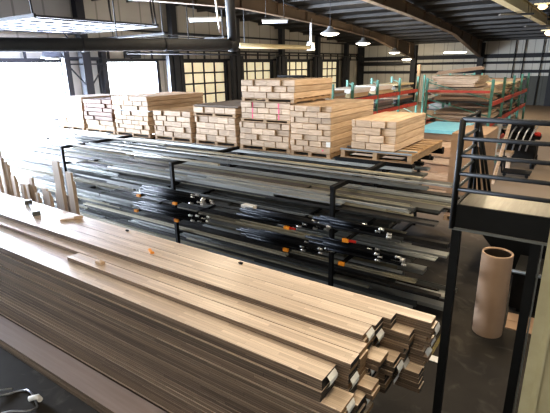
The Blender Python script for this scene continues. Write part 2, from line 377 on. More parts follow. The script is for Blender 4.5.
# rigid-frame girders and purlins
def girder(x, label, ymin=-5.5):
    t = thing('roof_girder', (x, 18, 6.2), label, 'girder')
    top = lambda y: roof_z(y) - .14
    def low(y):
        d = abs(y - 18)
        if d < 16: return 6.12 - .028 * d - .0012 * d * d
        return max(3.9, 6.12 - .448 - .307 - (d - 16) * .155)
    yl = [y for y in range(-5, 44)] + [43.6]
    m = MB()
    for s in (-.03, .03):
        for a, b in zip(yl, yl[1:]):
            q = [(s, a - 18, low(a) - 6.2), (s, b - 18, low(b) - 6.2), (s, b - 18, top(b) - 6.2), (s, a - 18, top(a) - 6.2)]
            m.quad(q if s > 0 else q[::-1])
    m.build('web', M['girder'], t)
    m = MB()
    for a, b in zip(yl, yl[1:]): m.bar((0, a - 18, low(a) - 6.2), (0, b - 18, low(b) - 6.2), .30, .05)
    m.build('lower_flange', M['girder'], t)
    m = MB()
    for a, b in zip(yl, yl[1:]): m.bar((0, a - 18, top(a) - 6.2), (0, b - 18, top(b) - 6.2), .30, .05)
    m.build('upper_flange', M['girder'], t)
    for k, y in enumerate(range(0, 44, 3)):
        MB().box(.02, .13, y - 18 - .03, y - 18 + .03, low(y) - 6.2, top(y) - 6.2).build('stiffener', M['girder'], t)
girder(-14.3, 'dark haunched roof girder above the closed yellow doors')
girder(-8.5, 'brown haunched roof girder sloping down to the far wall')
girder(2.7, 'nearest dark roof girder at the right above the aisle')
k = 0
pg = 'thin roof purlins under the dark roof'
for y in list(range(-4, 18, 2)) + list(range(19, 44, 2)):
    o = MB().box(XW + .1, XE - .1, -.035, .035, -.16, 0).build('roof_purlin', M['purlin'] if y > 18 else M['roof'], None, (0, y, roof_z(y) - .02))
    tag(o, 'thin metal purlin running under the dark roof', 'purlin', pg)
t = thing('cream_roof_beam', (-3.0, 28, 5.75), 'cream painted beam under the dark roof at the top right', 'beam')
m = MB().bar((0, -13.5, -.15), (0, 12, .08), .10, .42); m.build('web', M['cream'], t)
m = MB().bar((0, -13.5, -.37), (0, 12, -.14), .30, .04); m.build('lower_flange', M['cream'], t)
m = MB().bar((0, -13.5, .07), (0, 12, .29), .30, .04); m.build('upper_flange', M['cream'], t)
for y, zz in ((-13, .2), (11.5, .4)): MB().bar((0, y, zz), (0, y, roof_z(28 + y) - 5.75), .04, .04, 0, (1, 0, 0)).build('hanger', M['rod'], t)

# round duct with elbow
t = thing('overhead_duct', (-11.5, 8.5, 4.25), 'thick dark round duct hung across the doorways, ending in an elbow', 'duct')
A = Vector((-13.4, 3.4, 4.09)); B = Vector((-10.05, 12.2, 4.19)); o0 = Vector((-11.5, 8.5, 4.25))
m = MB().tube([A - o0, B - o0], .175, 18); m.build('pipe', M['duct'], t)
m = MB().lathe([(0, -.22), (.17, -.2), (.22, 0), (.17, .2), (0, .22)], B - o0, 18); m.build('elbow', M['duct'], t)
C_ = Vector((-9.62, 11.55, 6.4)); m = MB().tube([B - o0, C_ - o0], .15, 16); m.build('riser', M['duct'], t)
for f in (.25, .5, .75):
    q = A.lerp(B, f) - o0; MB().tube([q - (B - A).normalized() * .03, q + (B - A).normalized() * .03], .19, 18).build('joint_band', M['col'], t)
for f in (.15, .6):
    q = A.lerp(B, f) - o0; MB().bar(q, (q.x, q.y, roof_z(8.5 + q.y) - 4.25), .03, .03, 0, (1, 0, 0)).build('hanger', M['rod'], t)
m = MB().tube([(-9.72, 11.2, 4.5), (-9.95, 11.2, 6.4)], .025, 8); tag(m.build('thin_pipe', M['silver']), 'thin bright pipe beside the duct riser', 'pipe')
# gas heater tube under girder
t = thing('tube_heater', (-14.3, 24.5, 4.5), 'long cream tube heater hung under the girder between two lamps', 'heater')
MB().tube([(-.6, -6, 0), (0, 0, 0)], .12, 12).build('burner_tube', M['cream'], t)
MB().box(-.15, .15, -.1, .3, -.15, .3).build('burner_box', M['silver'], t)
MB().bar((0, .1, .3), (0, .1, 1.6), .1, .1, 0, (1, 0, 0)).build('drop_pipe', M['silver'], t)
MB().bar((-.6, -5.5, .1), (-.6, -5.5, 1.8), .04, .04, 0, (1, 0, 0)).build('hanger', M['rod'], t)

# lamps
def high_bay(x, y, z, label, r=.42):
    t = thing('hanging_lamp', (x, y, z), label, 'lamp', 'round hanging lamps')
    MB().lathe([(.10, .30), (.14, .18), (r, 0), (r, -.03), (r - .03, -.03), (.12, .14), (0, .16)], (0, 0, 0), 24).build('lamp_shade', M['silver'], t)
    MB().lathe([(r - .04, -.03), (r * .6, -.10), (0, -.13)], (0, 0, 0), 24).build('bulb', M['lamp'], t)
    MB().tube([(0, 0, .3), (0, 0, roof_z(y) - z)], .012, 6).build('cord', M['rod'], t)
    L = bpy.data.lights.new('lamp_glow', 'POINT'); L.energy = 260; L.color = (1, .86, .66); L.shadow_soft_size = .3
    lo = bpy.data.objects.new('lamp_glow', L); COL.objects.link(lo); lo.location = (0, 0, -.45); lo.parent = t
high_bay(-10.6, 20, 4.92, 'largest lit round lamp, nearest one over the yellow doors', .46)
high_bay(-12.04, 27, 4.74, 'lit round hanging lamp, second from the nearest', .46)
high_bay(-13.0, 35, 4.35, 'lit round hanging lamp, third from the nearest', .46)
high_bay(-13.9, 40.5, 3.9, 'lit round hanging lamp, farthest, beside the far wall column', .46)
def tube_fixture(x, y, z, ln, label, rz=0, lit=True, mk='tube_lamp'):
    t = thing('tube_light', (x, y, z), label, 'light', None, rz)
    MB().box(-ln / 2, ln / 2, -.12, .12, 0, .06).build('housing', M['silver'] if lit else M['purlin'], t)
    if lit: MB().tube([(-ln / 2 + .04, 0, -.02), (ln / 2 - .04, 0, -.02)], .06, 8).build('tube', M[mk], t)
    for s in (-1, 1): MB().tube([(s * ln * .35, 0, .06), (s * ln * .3, 0, roof_z(y) - z)], .01, 5).build('hanger', M['rod'], t)
tube_fixture(-11.96, 13, 5.15, 1.2, 'bluish tube light left of the duct elbow', .6)
tube_fixture(-10.28, 15, 5.11, 1.0, 'bluish tube light right of the duct elbow', .6)
tube_fixture(-9.3, 38, 4.29, 1.7, 'white tube light near the far wall under the brown girder', .45, True, 'lamp')
tube_fixture(-3.12, 22, 5.32, 1.3, 'unlit grey tube light left of the cream beam', .5, False)
tube_fixture(-2.6, 25, 5.0, 1.1, 'unlit grey tube light beside the cream beam, lower one', .5, False)
for x, y, z, l in ((-2.0, 24, 4.66, 'small amber lamp below the cream beam'), (-1.2, 12, 4.62, 'small amber lamp above the cream beam at the top right')):
    t = thing('amber_lamp', (x, y, z), l, 'lamp'); s = y / 25
    MB().lathe([(0, .12 * s), (.16 * s, .08 * s), (.2 * s, 0), (.1 * s, -.1 * s), (0, -.12 * s)], (0, 0, 0), 14).build('bulb', M['amber'], t)
    MB().box(-.35 * s, .5 * s, -.05, .05, .10 * s, .16 * s).build('bracket', M['cream'], t)
    MB().tube([(0, 0, .1), (0, 0, roof_z(y) - z)], .012, 5).build('cord', M['rod'], t)
# dome lamp above the left doorway
t = thing('dome_lamp', (-19.2, 11.25, 3.98), 'dark dome wall lamp above the left bright doorway', 'lamp')
MB().lathe([(0, .42), (.28, .38), (.46, .05), (.48, 0), (.3, .02), (0, .05)], (0, 0, 0), 20).build('lamp_shade', M['col'], t)
MB().bar((-.75, 0, .3), (-.2, 0, .3), .05, .05).build('bracket', M['col'], t)
MB().box(-.2, .2, -.2, .2, -.06, .02).build('lens', M['silver'], t)

# ------------------------------------------------------------------ the big lumber pile (foreground)
LT = .05
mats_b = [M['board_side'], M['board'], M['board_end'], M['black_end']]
cols = [  # y0, y1, top z, [(z below which, right end)], black end?
    (2.50, 2.735, 1.25, [(9, -1.34), (1.07, -1.17), (.88, -1.27)], 1, 'nearest the dark side face'),
    (2.735, 2.90, 1.30, [(9, -1.225), (.97, -1.15), (.8, -1.2)], 1, 'second from the dark side face'),
    (2.90, 3.06, 1.30, [(9, -1.215), (1.02, -1.10), (.92, -1.18), (.77, -1.13)], 0, 'third from the dark side face'),
    (3.06, 3.25, 1.36, [(9, -1.255), (1.17, -1.11), (1.07, -1.19)], 1, 'in the middle of the pile'),
    (3.25, 3.42, 1.36, [(9, -1.24), (1.07, -1.05), (.95, -1.12)], 1, 'third from the rack side'),
    (3.42, 3.55, 1.36, [(9, -1.16), (1.27, -.98), (1.12, -1.02), (.93, -.87)], 1, 'second from the rack side'),
    (3.55, 3.70, 1.36, [(9, -.84), (1.2, -.87), (.9, -.92)], 0, 'on the rack side'),
]
def paper_tag(parent, x, y, z, w=.07, h=.1, tilt=.02):
    m = MB(); n = 5
    for k in range(n):
        z0, z1 = z - h * k / n, z - h * (k + 1) / n
        x0, x1 = x + .006 + tilt * math.sin(k * 1.1), x + .006 + tilt * math.sin((k + 1) * 1.1)
        m.quad([(x0, y - w / 2, z0), (x1, y - w / 2, z1), (x1 + .003, y + w / 2, z1 + .008), (x0 + .003, y + w / 2, z0 + .008)])
    return m.build('paper_tag', M['white'], parent)
for ci, (y0, y1, zt, ends, bk, where) in enumerate(cols):
    nL = int(round(zt / LT)); grp = 'long hardwood boards stacked ' + where
    tags = {0: (nL - 1, nL - 5), 1: (nL - 4,), 2: (nL - 9, nL - 15), 3: (nL - 1, nL - 7), 4: (nL - 8, nL - 3), 5: (nL - 9,), 6: (nL - 2, nL - 7)}[ci]
    for k in range(nL):
        ztop = zt - (nL - 1 - k) * LT; xe = [e for z, e in ends if ztop < z][-1] + R(-.012, .012)
        if ci == 6: xe += R(-.035, .03)
        if ztop < .74: xe = -1.42 - (.74 - ztop) * .25 + R(-.04, .02)
        top = k == nL - 1
        xl = -13.2 + R(-.05, .05); jy = R(-.004, .004) if ci else R(-.010, .008)
        if top and ci == 0: xl = -7.55
        if top and ci == 1: xl = -5.03
        if top and ci == 2: xl = -9.2
        em = 3 if bk and xe > -9 and R(0, 1) < .8 else 2
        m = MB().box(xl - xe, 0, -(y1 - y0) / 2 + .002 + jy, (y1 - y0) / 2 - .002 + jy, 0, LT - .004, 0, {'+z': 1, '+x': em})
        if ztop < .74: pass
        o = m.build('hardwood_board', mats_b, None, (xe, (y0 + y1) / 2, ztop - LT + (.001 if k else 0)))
        blk = [z for z, e in ends[1:] if ztop < z <= ztop + LT]
        if top:
            lab = 'top layer hardwood board of the long pile, row ' + where
            if ci == 2: lab = 'top layer pale hardwood board of the long pile, third row from dark side face'
            tag(o, lab, 'board')
        else:
            tag(o, 'long hardwood board within the layered pile, row ' + where, 'board', grp)
        if k in tags: paper_tag(o, .002, R(-.015, .015), LT - .008, .12, .19, R(.015, .035))
# low strip of boards along the foot of the pile
for k in range(3):
    o = MB().box(-13, 0, -.15, .15, 0, .038, 0, {'+z': 0 if k < 2 else 1}).build('foot_board', [M['board_side'], mat('greyish_low_board%d' % k, (.36, .29, .26), (.27, .21, .185), .55, 0, (.8, 22, 22), .3)], None, (-2.6 + k * .02, 2.295 + k * .005, k * .04))
    tag(o, ['lowest plank at the foot of the long pile', 'middle plank at the foot of the long pile', 'greyish plank lying at the foot of the long pile, uppermost'][k], 'plank')
# extra top course on the left of the far strip: small tools and scraps
t = thing('pipe_clamp', (-7.15, 3.45, 1.361), 'small grey metal clamp lying on the pale boards at left', 'clamp', None, -.35)
MB().bar((-.4, 0, .02), (.4, 0, .02), .03, .03).build('bar', M['steel'], t)
MB().box(-.42, -.36, -.06, .06, 0, .07).build('jaw', M['steel'], t); MB().box(.35, .41, -.05, .06, 0, .07).build('jaw', M['steel'], t)
m = MB(); m.box(-.15, .15, -.04, .04, 0, .02); m.box(.05, .17, -.05, -.02, .02, .05)
o = m.build('wood_offcut', M['pale_bundle'], None, (-6.15, 3.5, 1.361)); o.rotation_euler.z = .9; tag(o, 'flat brown wood offcut lying on pale boards near the standing planks', 'offcut')
m = MB(); m.box(-.05, .05, -.03, .03, 0, .03); m.quad([(-.05, -.03, .03), (.05, -.03, .03), (.02, 0, .055)]); m.quad([(.05, -.03, .03), (.05, .03, .03), (.02, 0, .055)]); m.quad([(.05, .03, .03), (-.05, .03, .03), (.02, 0, .055)]); m.quad([(-.05, .03, .03), (-.05, -.03, .03), (.02, 0, .055)])
o = m.build('wood_chip', M['pale_bundle'], None, (-4.5, 2.83, 1.301)); tag(o, 'small pale wood chip on the board beside the short gap', 'offcut')
m = MB(); m.box(-.07, .07, -.015, .015, 0, .02); m.box(.03, .07, .015, .03, 0, .015)
o = m.build('wood_chip', M['orange'], None, (-4.15, 3.30, 1.361)); o.rotation_euler.z = -.5; tag(o, 'small orange brown stick lying on the pale boards', 'offcut')
for x, y, l in ((-5.0, 3.62, 'small dark knob on the pale boards near the rack'), (-3.0, 3.62, 'small dark clip near the rack edge of the pale boards')):
    m = MB(); m.box(-.02, .02, -.012, .012, 0, .02); m.box(-.035, -.02, -.006, .006, 0, .014); tag(m.build('metal_clip', M['black'], None, (x, y, 1.361)), l, 'clip')

# standing planks between pile and rack (left)
st = [(-9.95, 1.93, .10), (-9.82, 1.70, .09), (-9.55, 1.45, .12), (-9.3, 1.30, .13), (-9.02, 1.34, .10), (-8.92, 1.48, .16), (-8.7, 1.2, .08), (-8.45, 1.32, .16), (-8.28, 1.28, .10), (-8.02, 1.30, .10), (-7.86, 1.92, .20), (-7.66, 1.30, .07), (-7.48, 1.76, .17), (-10.3, 1.5, .12)]
for i, (x, h, w) in enumerate(st):
    if x + w / 2 > -7.9 and x < -7.9: pass
    m = MB().box(-w / 2, w / 2, -.02, .02, 0, h)
    m.box(-w / 2 + .01, w / 2 - .01, .02, .05, 0, h - R(.04, .2))
    o = m.build('standing_plank', M['stake'], None, (x, 4.35 + .03 * (i % 2), 0))
    lab = 'short plank standing on end between the pile and the metal rack'
    if i == 10: lab = 'tallest broad plank standing on end in the row beside the rack'
    elif i == 12: lab = 'second tallest plank, right end of the standing row beside the rack'
    elif i == 0: lab = 'tall narrow plank standing upright at the left end of the row'
    tag(o, lab, 'plank', 'short planks standing on end' if i not in (0, 10, 12) else None)

# ------------------------------------------------------------------ metal storage rack
rk = thing('steel_rack', (-6.25, 7.6, 0), 'long black steel rack holding metal bars and pallets of boards', 'rack')
ox, oy = -6.25, 7.6
PX = [-16.9, -13.4, -9.85, -6.25, -2.9]; LV = [.12, .46, .80, 1.14, 1.46]
for x in PX:
    for y, zt in ((5.65, 1.82), (7.30, 1.74), (9.7, 1.70)):
        MB().box(x - ox - .03, x - ox + .03, y - oy - .03, y - oy + .03, 0, zt - (.03 if y < 7 else .06)).build('post', M['black'], rk)
    MB().box(x - ox - .035, x - ox + .035, 5.62 - oy, 7.62 - oy, 1.77, 1.83).build('top_arm', M['black'], rk)
    MB().box(x - ox - .035, x - ox + .035, 7.62 - oy, 9.74 - oy, 1.62, 1.68).build('top_arm', M['black'], rk)
    for z in LV: MB().box(x - ox - .03, x - ox + .03, 5.68 - oy, 9.7 - oy, z - .05, z).build('shelf_arm', M['black'], rk)
for y in (7.7, 8.3, 8.9, 9.65): MB().box(-17.4 - ox, -2.4 - ox, y - oy - .05, y - oy + .05, 1.69, 1.75).build('deck_beam', M['alu'] if y < 7.8 else M['black'], rk)
arms = [(-6.79, 1.22), (-5.82, 1.22), (-6.91, .90), (-5.81, .90), (-3.45, 1.22), (-2.49, 1.22), (-3.47, .86), (-2.54, .86)]
for x, z in arms:
    a = MB().box(x - ox - .02, x - ox + .02, 5.28 - oy, 6.3 - oy, z - .04, z).build('front_arm', M['black'], rk)
    c = MB().box(x - ox - .045, x - ox + .045, 5.24 - oy, 5.28 - oy, z - .04, z + .005).build('orange_cap', M['orange'], a); c['label'] = 'orange end cap'
    if x > -4 and z > 1: 
        MB().box(x - ox + .045, x - ox + .15, 5.26 - oy, 5.28 - oy, z - .03, z + .0).build('red_tape', M['red'], a)
MB().box(-5.81 - 0 - ox - .45, -5.81 - ox - .39, 5.60 - oy, 5.615 - oy, .68, .74).build('red_band', M['red'], rk)

# stock bars
shelf_words = ['lowest shelf', 'second shelf from the floor', 'middle shelf', 'fourth shelf from the floor', 'fifth shelf']
kinds = [('alu', 'mill finish metal bar', 'metal_bar'), ('steel', 'dull grey metal bar', 'metal_bar'), ('tan_metal', 'tan coated metal bar', 'metal_bar'), ('bronze', 'dark bronze metal bar', 'metal_bar')]
def bar_mesh(L, w, h, prof):
    m = MB()
    if prof == 0: m.box(-L, 0, -w / 2, w / 2, 0, h)
    elif prof == 1: # channel, open top
        m.box(-L, 0, -w / 2, w / 2, 0, .008); m.box(-L, 0, -w / 2, -w / 2 + .008, .008, h); m.box(-L, 0, w / 2 - .008, w / 2, .008, h)
    else: # tee
        m.box(-L, 0, -w / 2, w / 2, 0, .012); m.box(-L, 0, -.008, .008, .012, h)
    return m
nb = 0
def add_bar(y, z, w, h, lvl, wh=None, xe=None, L=None, kind=None):
    global nb
    nb += 1
    kk = kind if kind is not None else random.choices([0, 1, 2, 3], [.26, .27, .17, .30])[0]
    mk, txt, nm = kinds[kk]
    if L is None: L = R(3.5, 7.5)
    if xe is None: xe = random.choice([-1.5, -1.5, -1.7, -2.1, -3.6, -5.2, -7.0, -9., -10.5]) + R(-.35, .25)
    L = min(L, xe + 18.5)
    o = bar_mesh(L, w, h, random.choice([0, 0, 1, 2])).build(nm, M[mk], None, (xe, y, z))
    o.rotation_euler.z = R(-.002, .002)
    tag(o, txt + ' on the ' + wh, 'metal bar', txt + 's on the ' + wh)
    return xe, L
for li, z0 in enumerate(LV):
    y = 5.70
    ymax = 6.95 if li == 4 else 6.5
    wh = shelf_words[li] + ' of the black rack'
    while y < ymax:
        w = random.choice([.06, .09, .12, .16, .2]); h = random.choice([.03, .045, .06])
        # two bars end to end fill the length, then one or two above
        xe = -1.25 + R(-1.0, .12)
        kk = None
        L = R(6.0, 8.0); 
        add_bar(y + w / 2, z0 + .001, w, h, li, wh, xe, L, kk)
        add_bar(y + w / 2, z0 + .001, w, h, li, wh, xe - L - .05, R(6.5, 8.0), kk)
        zz = z0 + h + .002
        if R(0, 1) < (.8 if y < 6.1 else .45):
            add_bar(y + w / 2, zz, w * .85, .035, li, wh, xe + R(-3.2, .1), R(4, 6)); zz += .037
            if R(0, 1) < .7 and y < 6.2: add_bar(y + w / 2, zz, w * .8, .03, li, wh, R(-3.2, -1.2), R(2, 4), random.choice([0, 2, 0]))
        y += w + R(.01, .03)
for li, z0 in enumerate(LV):
    if li < 2: continue
    y = 7.4
    while y < 9.28:
        w = R(.2, .3)
        kk = random.choice([0, 1, 1, 2]) if li == 4 else random.choice([1, 3, 3])
        mk, txt, nm = kinds[kk]
        L = R(13, 14.5); xe = -2.4 + R(-.6, .35) if li == 4 else -1.9 + R(-.8, .3)
        o = MB().box(-L, 0, -w / 2, w / 2, 0, .04); o.box(-L, 0, -w / 2, -w / 2 + .01, .04, .06)
        o = o.build('wide_metal_bar', M[mk], None, (xe, y + w / 2, z0 + .001))
        tag(o, 'wide ' + txt + ' under the pallet deck of the rack', 'metal bar', 'wide ' + txt + 's under the pallet deck')
        y += w + R(.01, .03)
# front flat bars laid on floor beams + heap on top of the arms
for i in range(18):
    w = R(.05, .14); y = 5.75 + i * .068 
    xe = random.choice([-1.6, -2.0, -2.6, -4.5, -5.5, -8, -9]) + R(-.3, .3)
    if i % 4 == 1: add_bar(y + .03, 1.835, min(w, .10), R(.02, .04), 5, 'top arms of the black rack', xe, R(5.5, 8.5), random.choices([0, 1, 2, 3], [.45, .15, .3, .1])[0])
for i in range(7):
    y = 5.83 + i * .25
    add_bar(y, 1.835, .11, .03, 5, 'top arms of the black rack', -10.6 + R(-.9, .5), R(6, 7), 0)
# sheet with pink dot lying low at the rack's right end
o = MB().box(-2.2, 0, -.17, .17, 0, .02).build('metal_sheet', M['alu'], None, (-1.45, 5.40, .20)); tag(o, 'bright metal strip with a pink dot, sticking out low at rack end', 'metal strip')
d = MB().lathe([(0, 0.002), (.02, 0.001), (.021, 0)], (-.16, 0, .02), 12).build('pink_dot', M['pink'], o)
MB().box(-2.0, -1.9, -.15, .15, -.2, 0).build('foot', M['black'], o); MB().box(-.35, -.3, -.15, .15, -.2, 0).build('foot', M['black'], o)
for i in range(3):
    o = MB().box(-7, 0, -.05, .05, 0, .035).build('floor_bar', M['steel' if i else 'alu'], None, (-1.75 - .05 * i, 5.02 + .12 * i, .002)); tag(o, ['light grey metal bar on the floor along the pile', 'grey metal bar on the floor, second from the pile', 'grey metal bar on the floor closest under the rack'][i], 'metal bar')

# black tube bundles on the front arms
def tube_bundle(x0, x1, z, n, where, y0=5.32):
    rows = [n // 3 + 1, n // 3, n - 2 * (n // 3) - 1]; kk = 0
    for ri, c in enumerate(rows):
        for j in range(c):
            r = .023
            y = y0 + j * .050 + (.025 if ri % 2 else 0); zz = z + r + ri * .044
            xa, xb = x0 + R(-.12, .35), x1 + R(-.4, .12)
            o = bpy.data.objects.new('black_tube', tube_me); COL.objects.link(o); o.location = (xb, y, zz); o.scale = ((xb - xa) / 1., 1, 1)
            o.rotation_euler.z = R(-.012, .012)
            tag(o, 'slim black tube with a silver end in the ' + where, 'tube', 'slim black tubes in the ' + where)
            f = bpy.data.objects.new('end_fitting', fit_me); COL.objects.link(f); f.parent = o; f.scale = (1. / o.scale.x, 1, 1)
            kk += 1
tmp = MB().tube([(-1, 0, 0), (0, 0, 0)], .022, 10).build('tmp', M['black_tube']); tube_me = tmp.data; bpy.data.objects.remove(tmp)
tmp = MB().tube([(0, 0, 0), (.012, 0, 0), (.012, 0, 0), (.05, 0, 0), (.06, 0, 0)], .01, 10, 0, True, [.0235, .0235, .015, .015, .022]).build('tmp', M['silver']); fit_me = tmp.data; bpy.data.objects.remove(tmp)
tube_bundle(-6.95, -5.25, 1.222, 14, 'upper bundle beside the left post')
tube_bundle(-7.15, -5.22, .902, 13, 'lower bundle beside the left post')
tube_bundle(-4.3, -2.9, 1.222, 12, 'upper bundle before the right post', 5.30)
tube_bundle(-3.0, -2.05, 1.31, 9, 'upper bundle past the right post', 5.36)
tube_bundle(-4.35, -2.9, .862, 13, 'lower bundle before the right post', 5.30)
tube_bundle(-3.1, -1.85, .95, 11, 'lower bundle past the right post', 5.36)
o = MB().box(-.12, .12, -.05, .05, 0, .06); o.box(-.14, -.12, -.04, .04, .01, .05)
tag(o.build('white_roll_pack', M['white'], None, (-4.4, 5.58, 1.262)), 'small white taped pack lying on the bars beside black tubes', 'pack')

# ------------------------------------------------------------------ pallets and bundled boards on the rack deck
def pallet(x0, x1, y0, y1, z, label, h=.10):
    t = thing('pallet', ((x0 + x1) / 2, (y0 + y1) / 2, z), label, 'pallet')
    w, d = (x1 - x0) / 2, (y1 - y0) / 2
    for k in range(3):
        x = -w + .05 + k * (w - .05)
        MB().box(x - .04, x + .04, -d, d, .018, h - .018).build('stringer', M['pallet'], t)
    n = max(5, int(2 * d / .2))
    for k in range(n):
        y = -d + (2 * d - .1) * k / (n - 1)
        MB().box(-w, w, y, y + .1, h - .018, h - .001).build('deck_board', M['pallet'], t)
    for y in (-d, -.05, d - .1): MB().box(-w, w, y, y + .1, 0, .018).build('bottom_board', M['pallet'], t)
    return t
def pack(x0, x1, y0, y1, z, rows, n, h, mk, stack, txt='bundle of short boards', marks=None):
    objs = []
    for r in range(rows):
        w = (x1 - x0) / n; off = (w * .5 if r % 2 else 0) * R(.5, 1)
        xs = [x0] + [x0 + w * k + off + R(-.02, .02) for k in range(0 if off else 1, n) if x0 + w * k + off > x0 + .06] + [x1]
        for a, b in zip(xs, xs[1:]):
            dy = R(-.025, .02); ww = b - a
            m = MB().box(-ww / 2 + .006, ww / 2 - .006, -(y1 - y0) / 2 + dy, (y1 - y0) / 2 + R(-.03, .0), 0, h - .007)
            # thin seam groove on the front end: each bundle is a few boards high
            o = m.build('board_bundle', M[mk], None, ((a + b) / 2, (y0 + y1) / 2, z + r * h + .001), bevel=.008)
            objs.append(tag(o, txt + ' in ' + stack, 'bundle', txt + 's in ' + stack))
    return objs
Z0 = 1.752
pallet(-13.35, -12.2, 7.78, 9.3, Z0, 'pallet under the sunlit stack left of the brown stack')
pack(-13.3, -12.2, 7.82, 9.3, Z0 + .10, 7, 2, .125, 'pale_bundle', 'the sunlit stack at the extreme left')
pallet(-12.1, -10.75, 7.78, 9.3, Z0, 'pallet under the brown board stack at far left of the row')
pack(-12.05, -10.78, 7.80, 9.25, Z0 + .10, 2, 3, .13, 'white' if False else 'pale_bundle', 'pale pair of layers under the dark brown stack')
pack(-12.1, -10.80, 7.80, 9.3, Z0 + .365, 5, 3, .115, 'brown_bundle', 'the dark brown stack at far left')
pallet(-10.7, -9.3, 7.78, 9.9, Z0, 'pallet under the second stack from the left')
pack(-10.68, -9.32, 7.78, 9.85, Z0 + .10, 5, 4, .115, 'pale_bundle', 'the lower half of the second stack from left')
o = MB().box(-.70, .70, -1.0, 1.0, 0, .02).build('divider_sheet', M['blueseal'], None, (-10.0, 8.82, Z0 + .678)); tag(o, 'thin silver sheet between halves of the second stack', 'sheet')
pack(-10.72, -9.28, 7.76, 9.85, Z0 + .70, 3, 4, .12, 'pale_bundle', 'the upper half of the second stack from left')
pallet(-9.15, -7.82, 7.80, 9.4, Z0, 'pallet under the third stack from the left')
pack(-9.13, -7.84, 7.80, 9.4, Z0 + .10, 5, 4, .128, 'pale_bundle', 'the low third stack from left')
pallet(-7.7, -6.42, 7.80, 9.4, Z0, 'pallet under the fourth stack from the left')
pack(-7.68, -6.44, 7.80, 9.4, Z0 + .10, 4, 4, .14, 'pale_bundle', 'the lower tier of the fourth stack')
pallet(-7.7, -6.42, 7.78, 9.4, Z0 + .665, 'pallet inside the fourth stack, below its thin top layer', .08)
pack(-7.68, -6.40, 7.78, 9.4, Z0 + .747, 1, 4, .13, 'pale_bundle', 'the thin top tier of the fourth stack')
for k in range(5):
    o = MB().box(-.66, .66, -.16, .16, 0, .035).build('loose_board', M['grey_top'], None, (-7.06 + R(-.04, .04), 7.95 + .33 * k, Z0 + .882)); o.rotation_euler.z = R(-.02, .02)
    tag(o, 'dusty dark board laid across the top of the fourth stack', 'board', 'dusty dark boards on top of the fourth stack')
pallet(-6.33, -5.0, 7.78, 9.3, Z0, 'pallet under the three tier stack')
pack(-6.32, -5.02, 7.78, 9.3, Z0 + .10, 4, 4, .125, 'pale_bundle', 'the bottom tier of the three tier stack')
pallet(-6.28, -4.98, 7.78, 9.3, Z0 + .605, 'pallet between bottom and middle tiers of the three tier stack', .075)
mid = pack(-6.27, -4.98, 7.78, 9.3, Z0 + .682, 3, 4, .115, 'pale_bundle', 'the red marked middle tier of the three tier stack')
for i, x in enumerate((-5.95, -5.27)):
    for r in range(3):
        zc = Z0 + .682 + r * .115 + .057
        best = min((q for q in mid if abs(q.location.z - (Z0 + .683 + r * .115)) < .02), key=lambda q: abs(q.location.x - x))
        yf = min(v[1] for v in best.bound_box)
        MB().box(x - best.location.x - .015, x - best.location.x + .015, yf - .003, yf - .001, .0, .1).build('red_mark', M['pink'], best)
pallet(-6.22, -4.88, 7.76, 9.35, Z0 + 1.03, 'pallet between middle and top tiers of the three tier stack', .085)
pack(-6.2, -4.86, 7.74, 9.35, Z0 + 1.117, 3, 4, .122, 'pale_bundle', 'the top tier of the three tier stack')
o = MB().box(-.62, .1, -.05, .05, 0, .05); o.box(-.6, .05, .05, .3, .0, .03); tag(o.build('black_film_roll', M['black'], None, (-5.6, 9.2, Z0 + 1.485)), 'black folded film on top of the three tier stack', 'film')
pallet(-4.95, -4.02, 7.70, 9.8, Z0, 'pallet under the tall orange-lit stack')
big = pack(-4.94, -4.02, 7.70, 9.75, Z0 + .10, 8, 3, .113, 'pale_bundle', 'the tall stack right of the three tier stack')
fr = [q for q in big if abs(q.location.z - (Z0 + .101 + .113)) < .02][-1]; yf = min(v[1] for v in fr.bound_box); xr = max(v[0] for v in fr.bound_box)
MB().box(xr - .10, xr - .01, yf - .004, yf - .001, .01, .11).build('white_label', M['white'], fr)
fr = [q for q in big if abs(q.location.z - (Z0 + .101)) < .02][-1]; yf = min(v[1] for v in fr.bound_box); xr = max(v[0] for v in fr.bound_box)
MB().box(xr - .17, xr - .14, yf - .004, yf - .001, .04, .07).build('pink_mark', M['pink'], fr)
pallet(-3.80, -2.42, 7.68, 9.6, Z0 + .07, 'wide pallet under the low stack at the right end of the deck', .15)
t = thing('steel_skid', (-3.15, 8.7, Z0), 'black steel skid under the wide right hand pallet', 'skid')
for y in (-.97, 0, .92): MB().box(-.75, .75, y - .08, y + .08, 0, .068).build('crossbar', M['black'], t)
for y in (7.69, 7.99): tag(MB().box(-.68, .68, -.03, .03, 0, .02).build('metal_strip', M['blueseal'], None, (-3.12, y, Z0 + .222)), 'blue grey metal strip lying on the wide right hand pallet', 'strip', 'blue grey strips on the right hand pallet')
pack(-3.62, -2.76, 7.75, 9.45, Z0 + .245, 4, 3, .135, 'pale_bundle', 'the low stack at the right end of the deck')

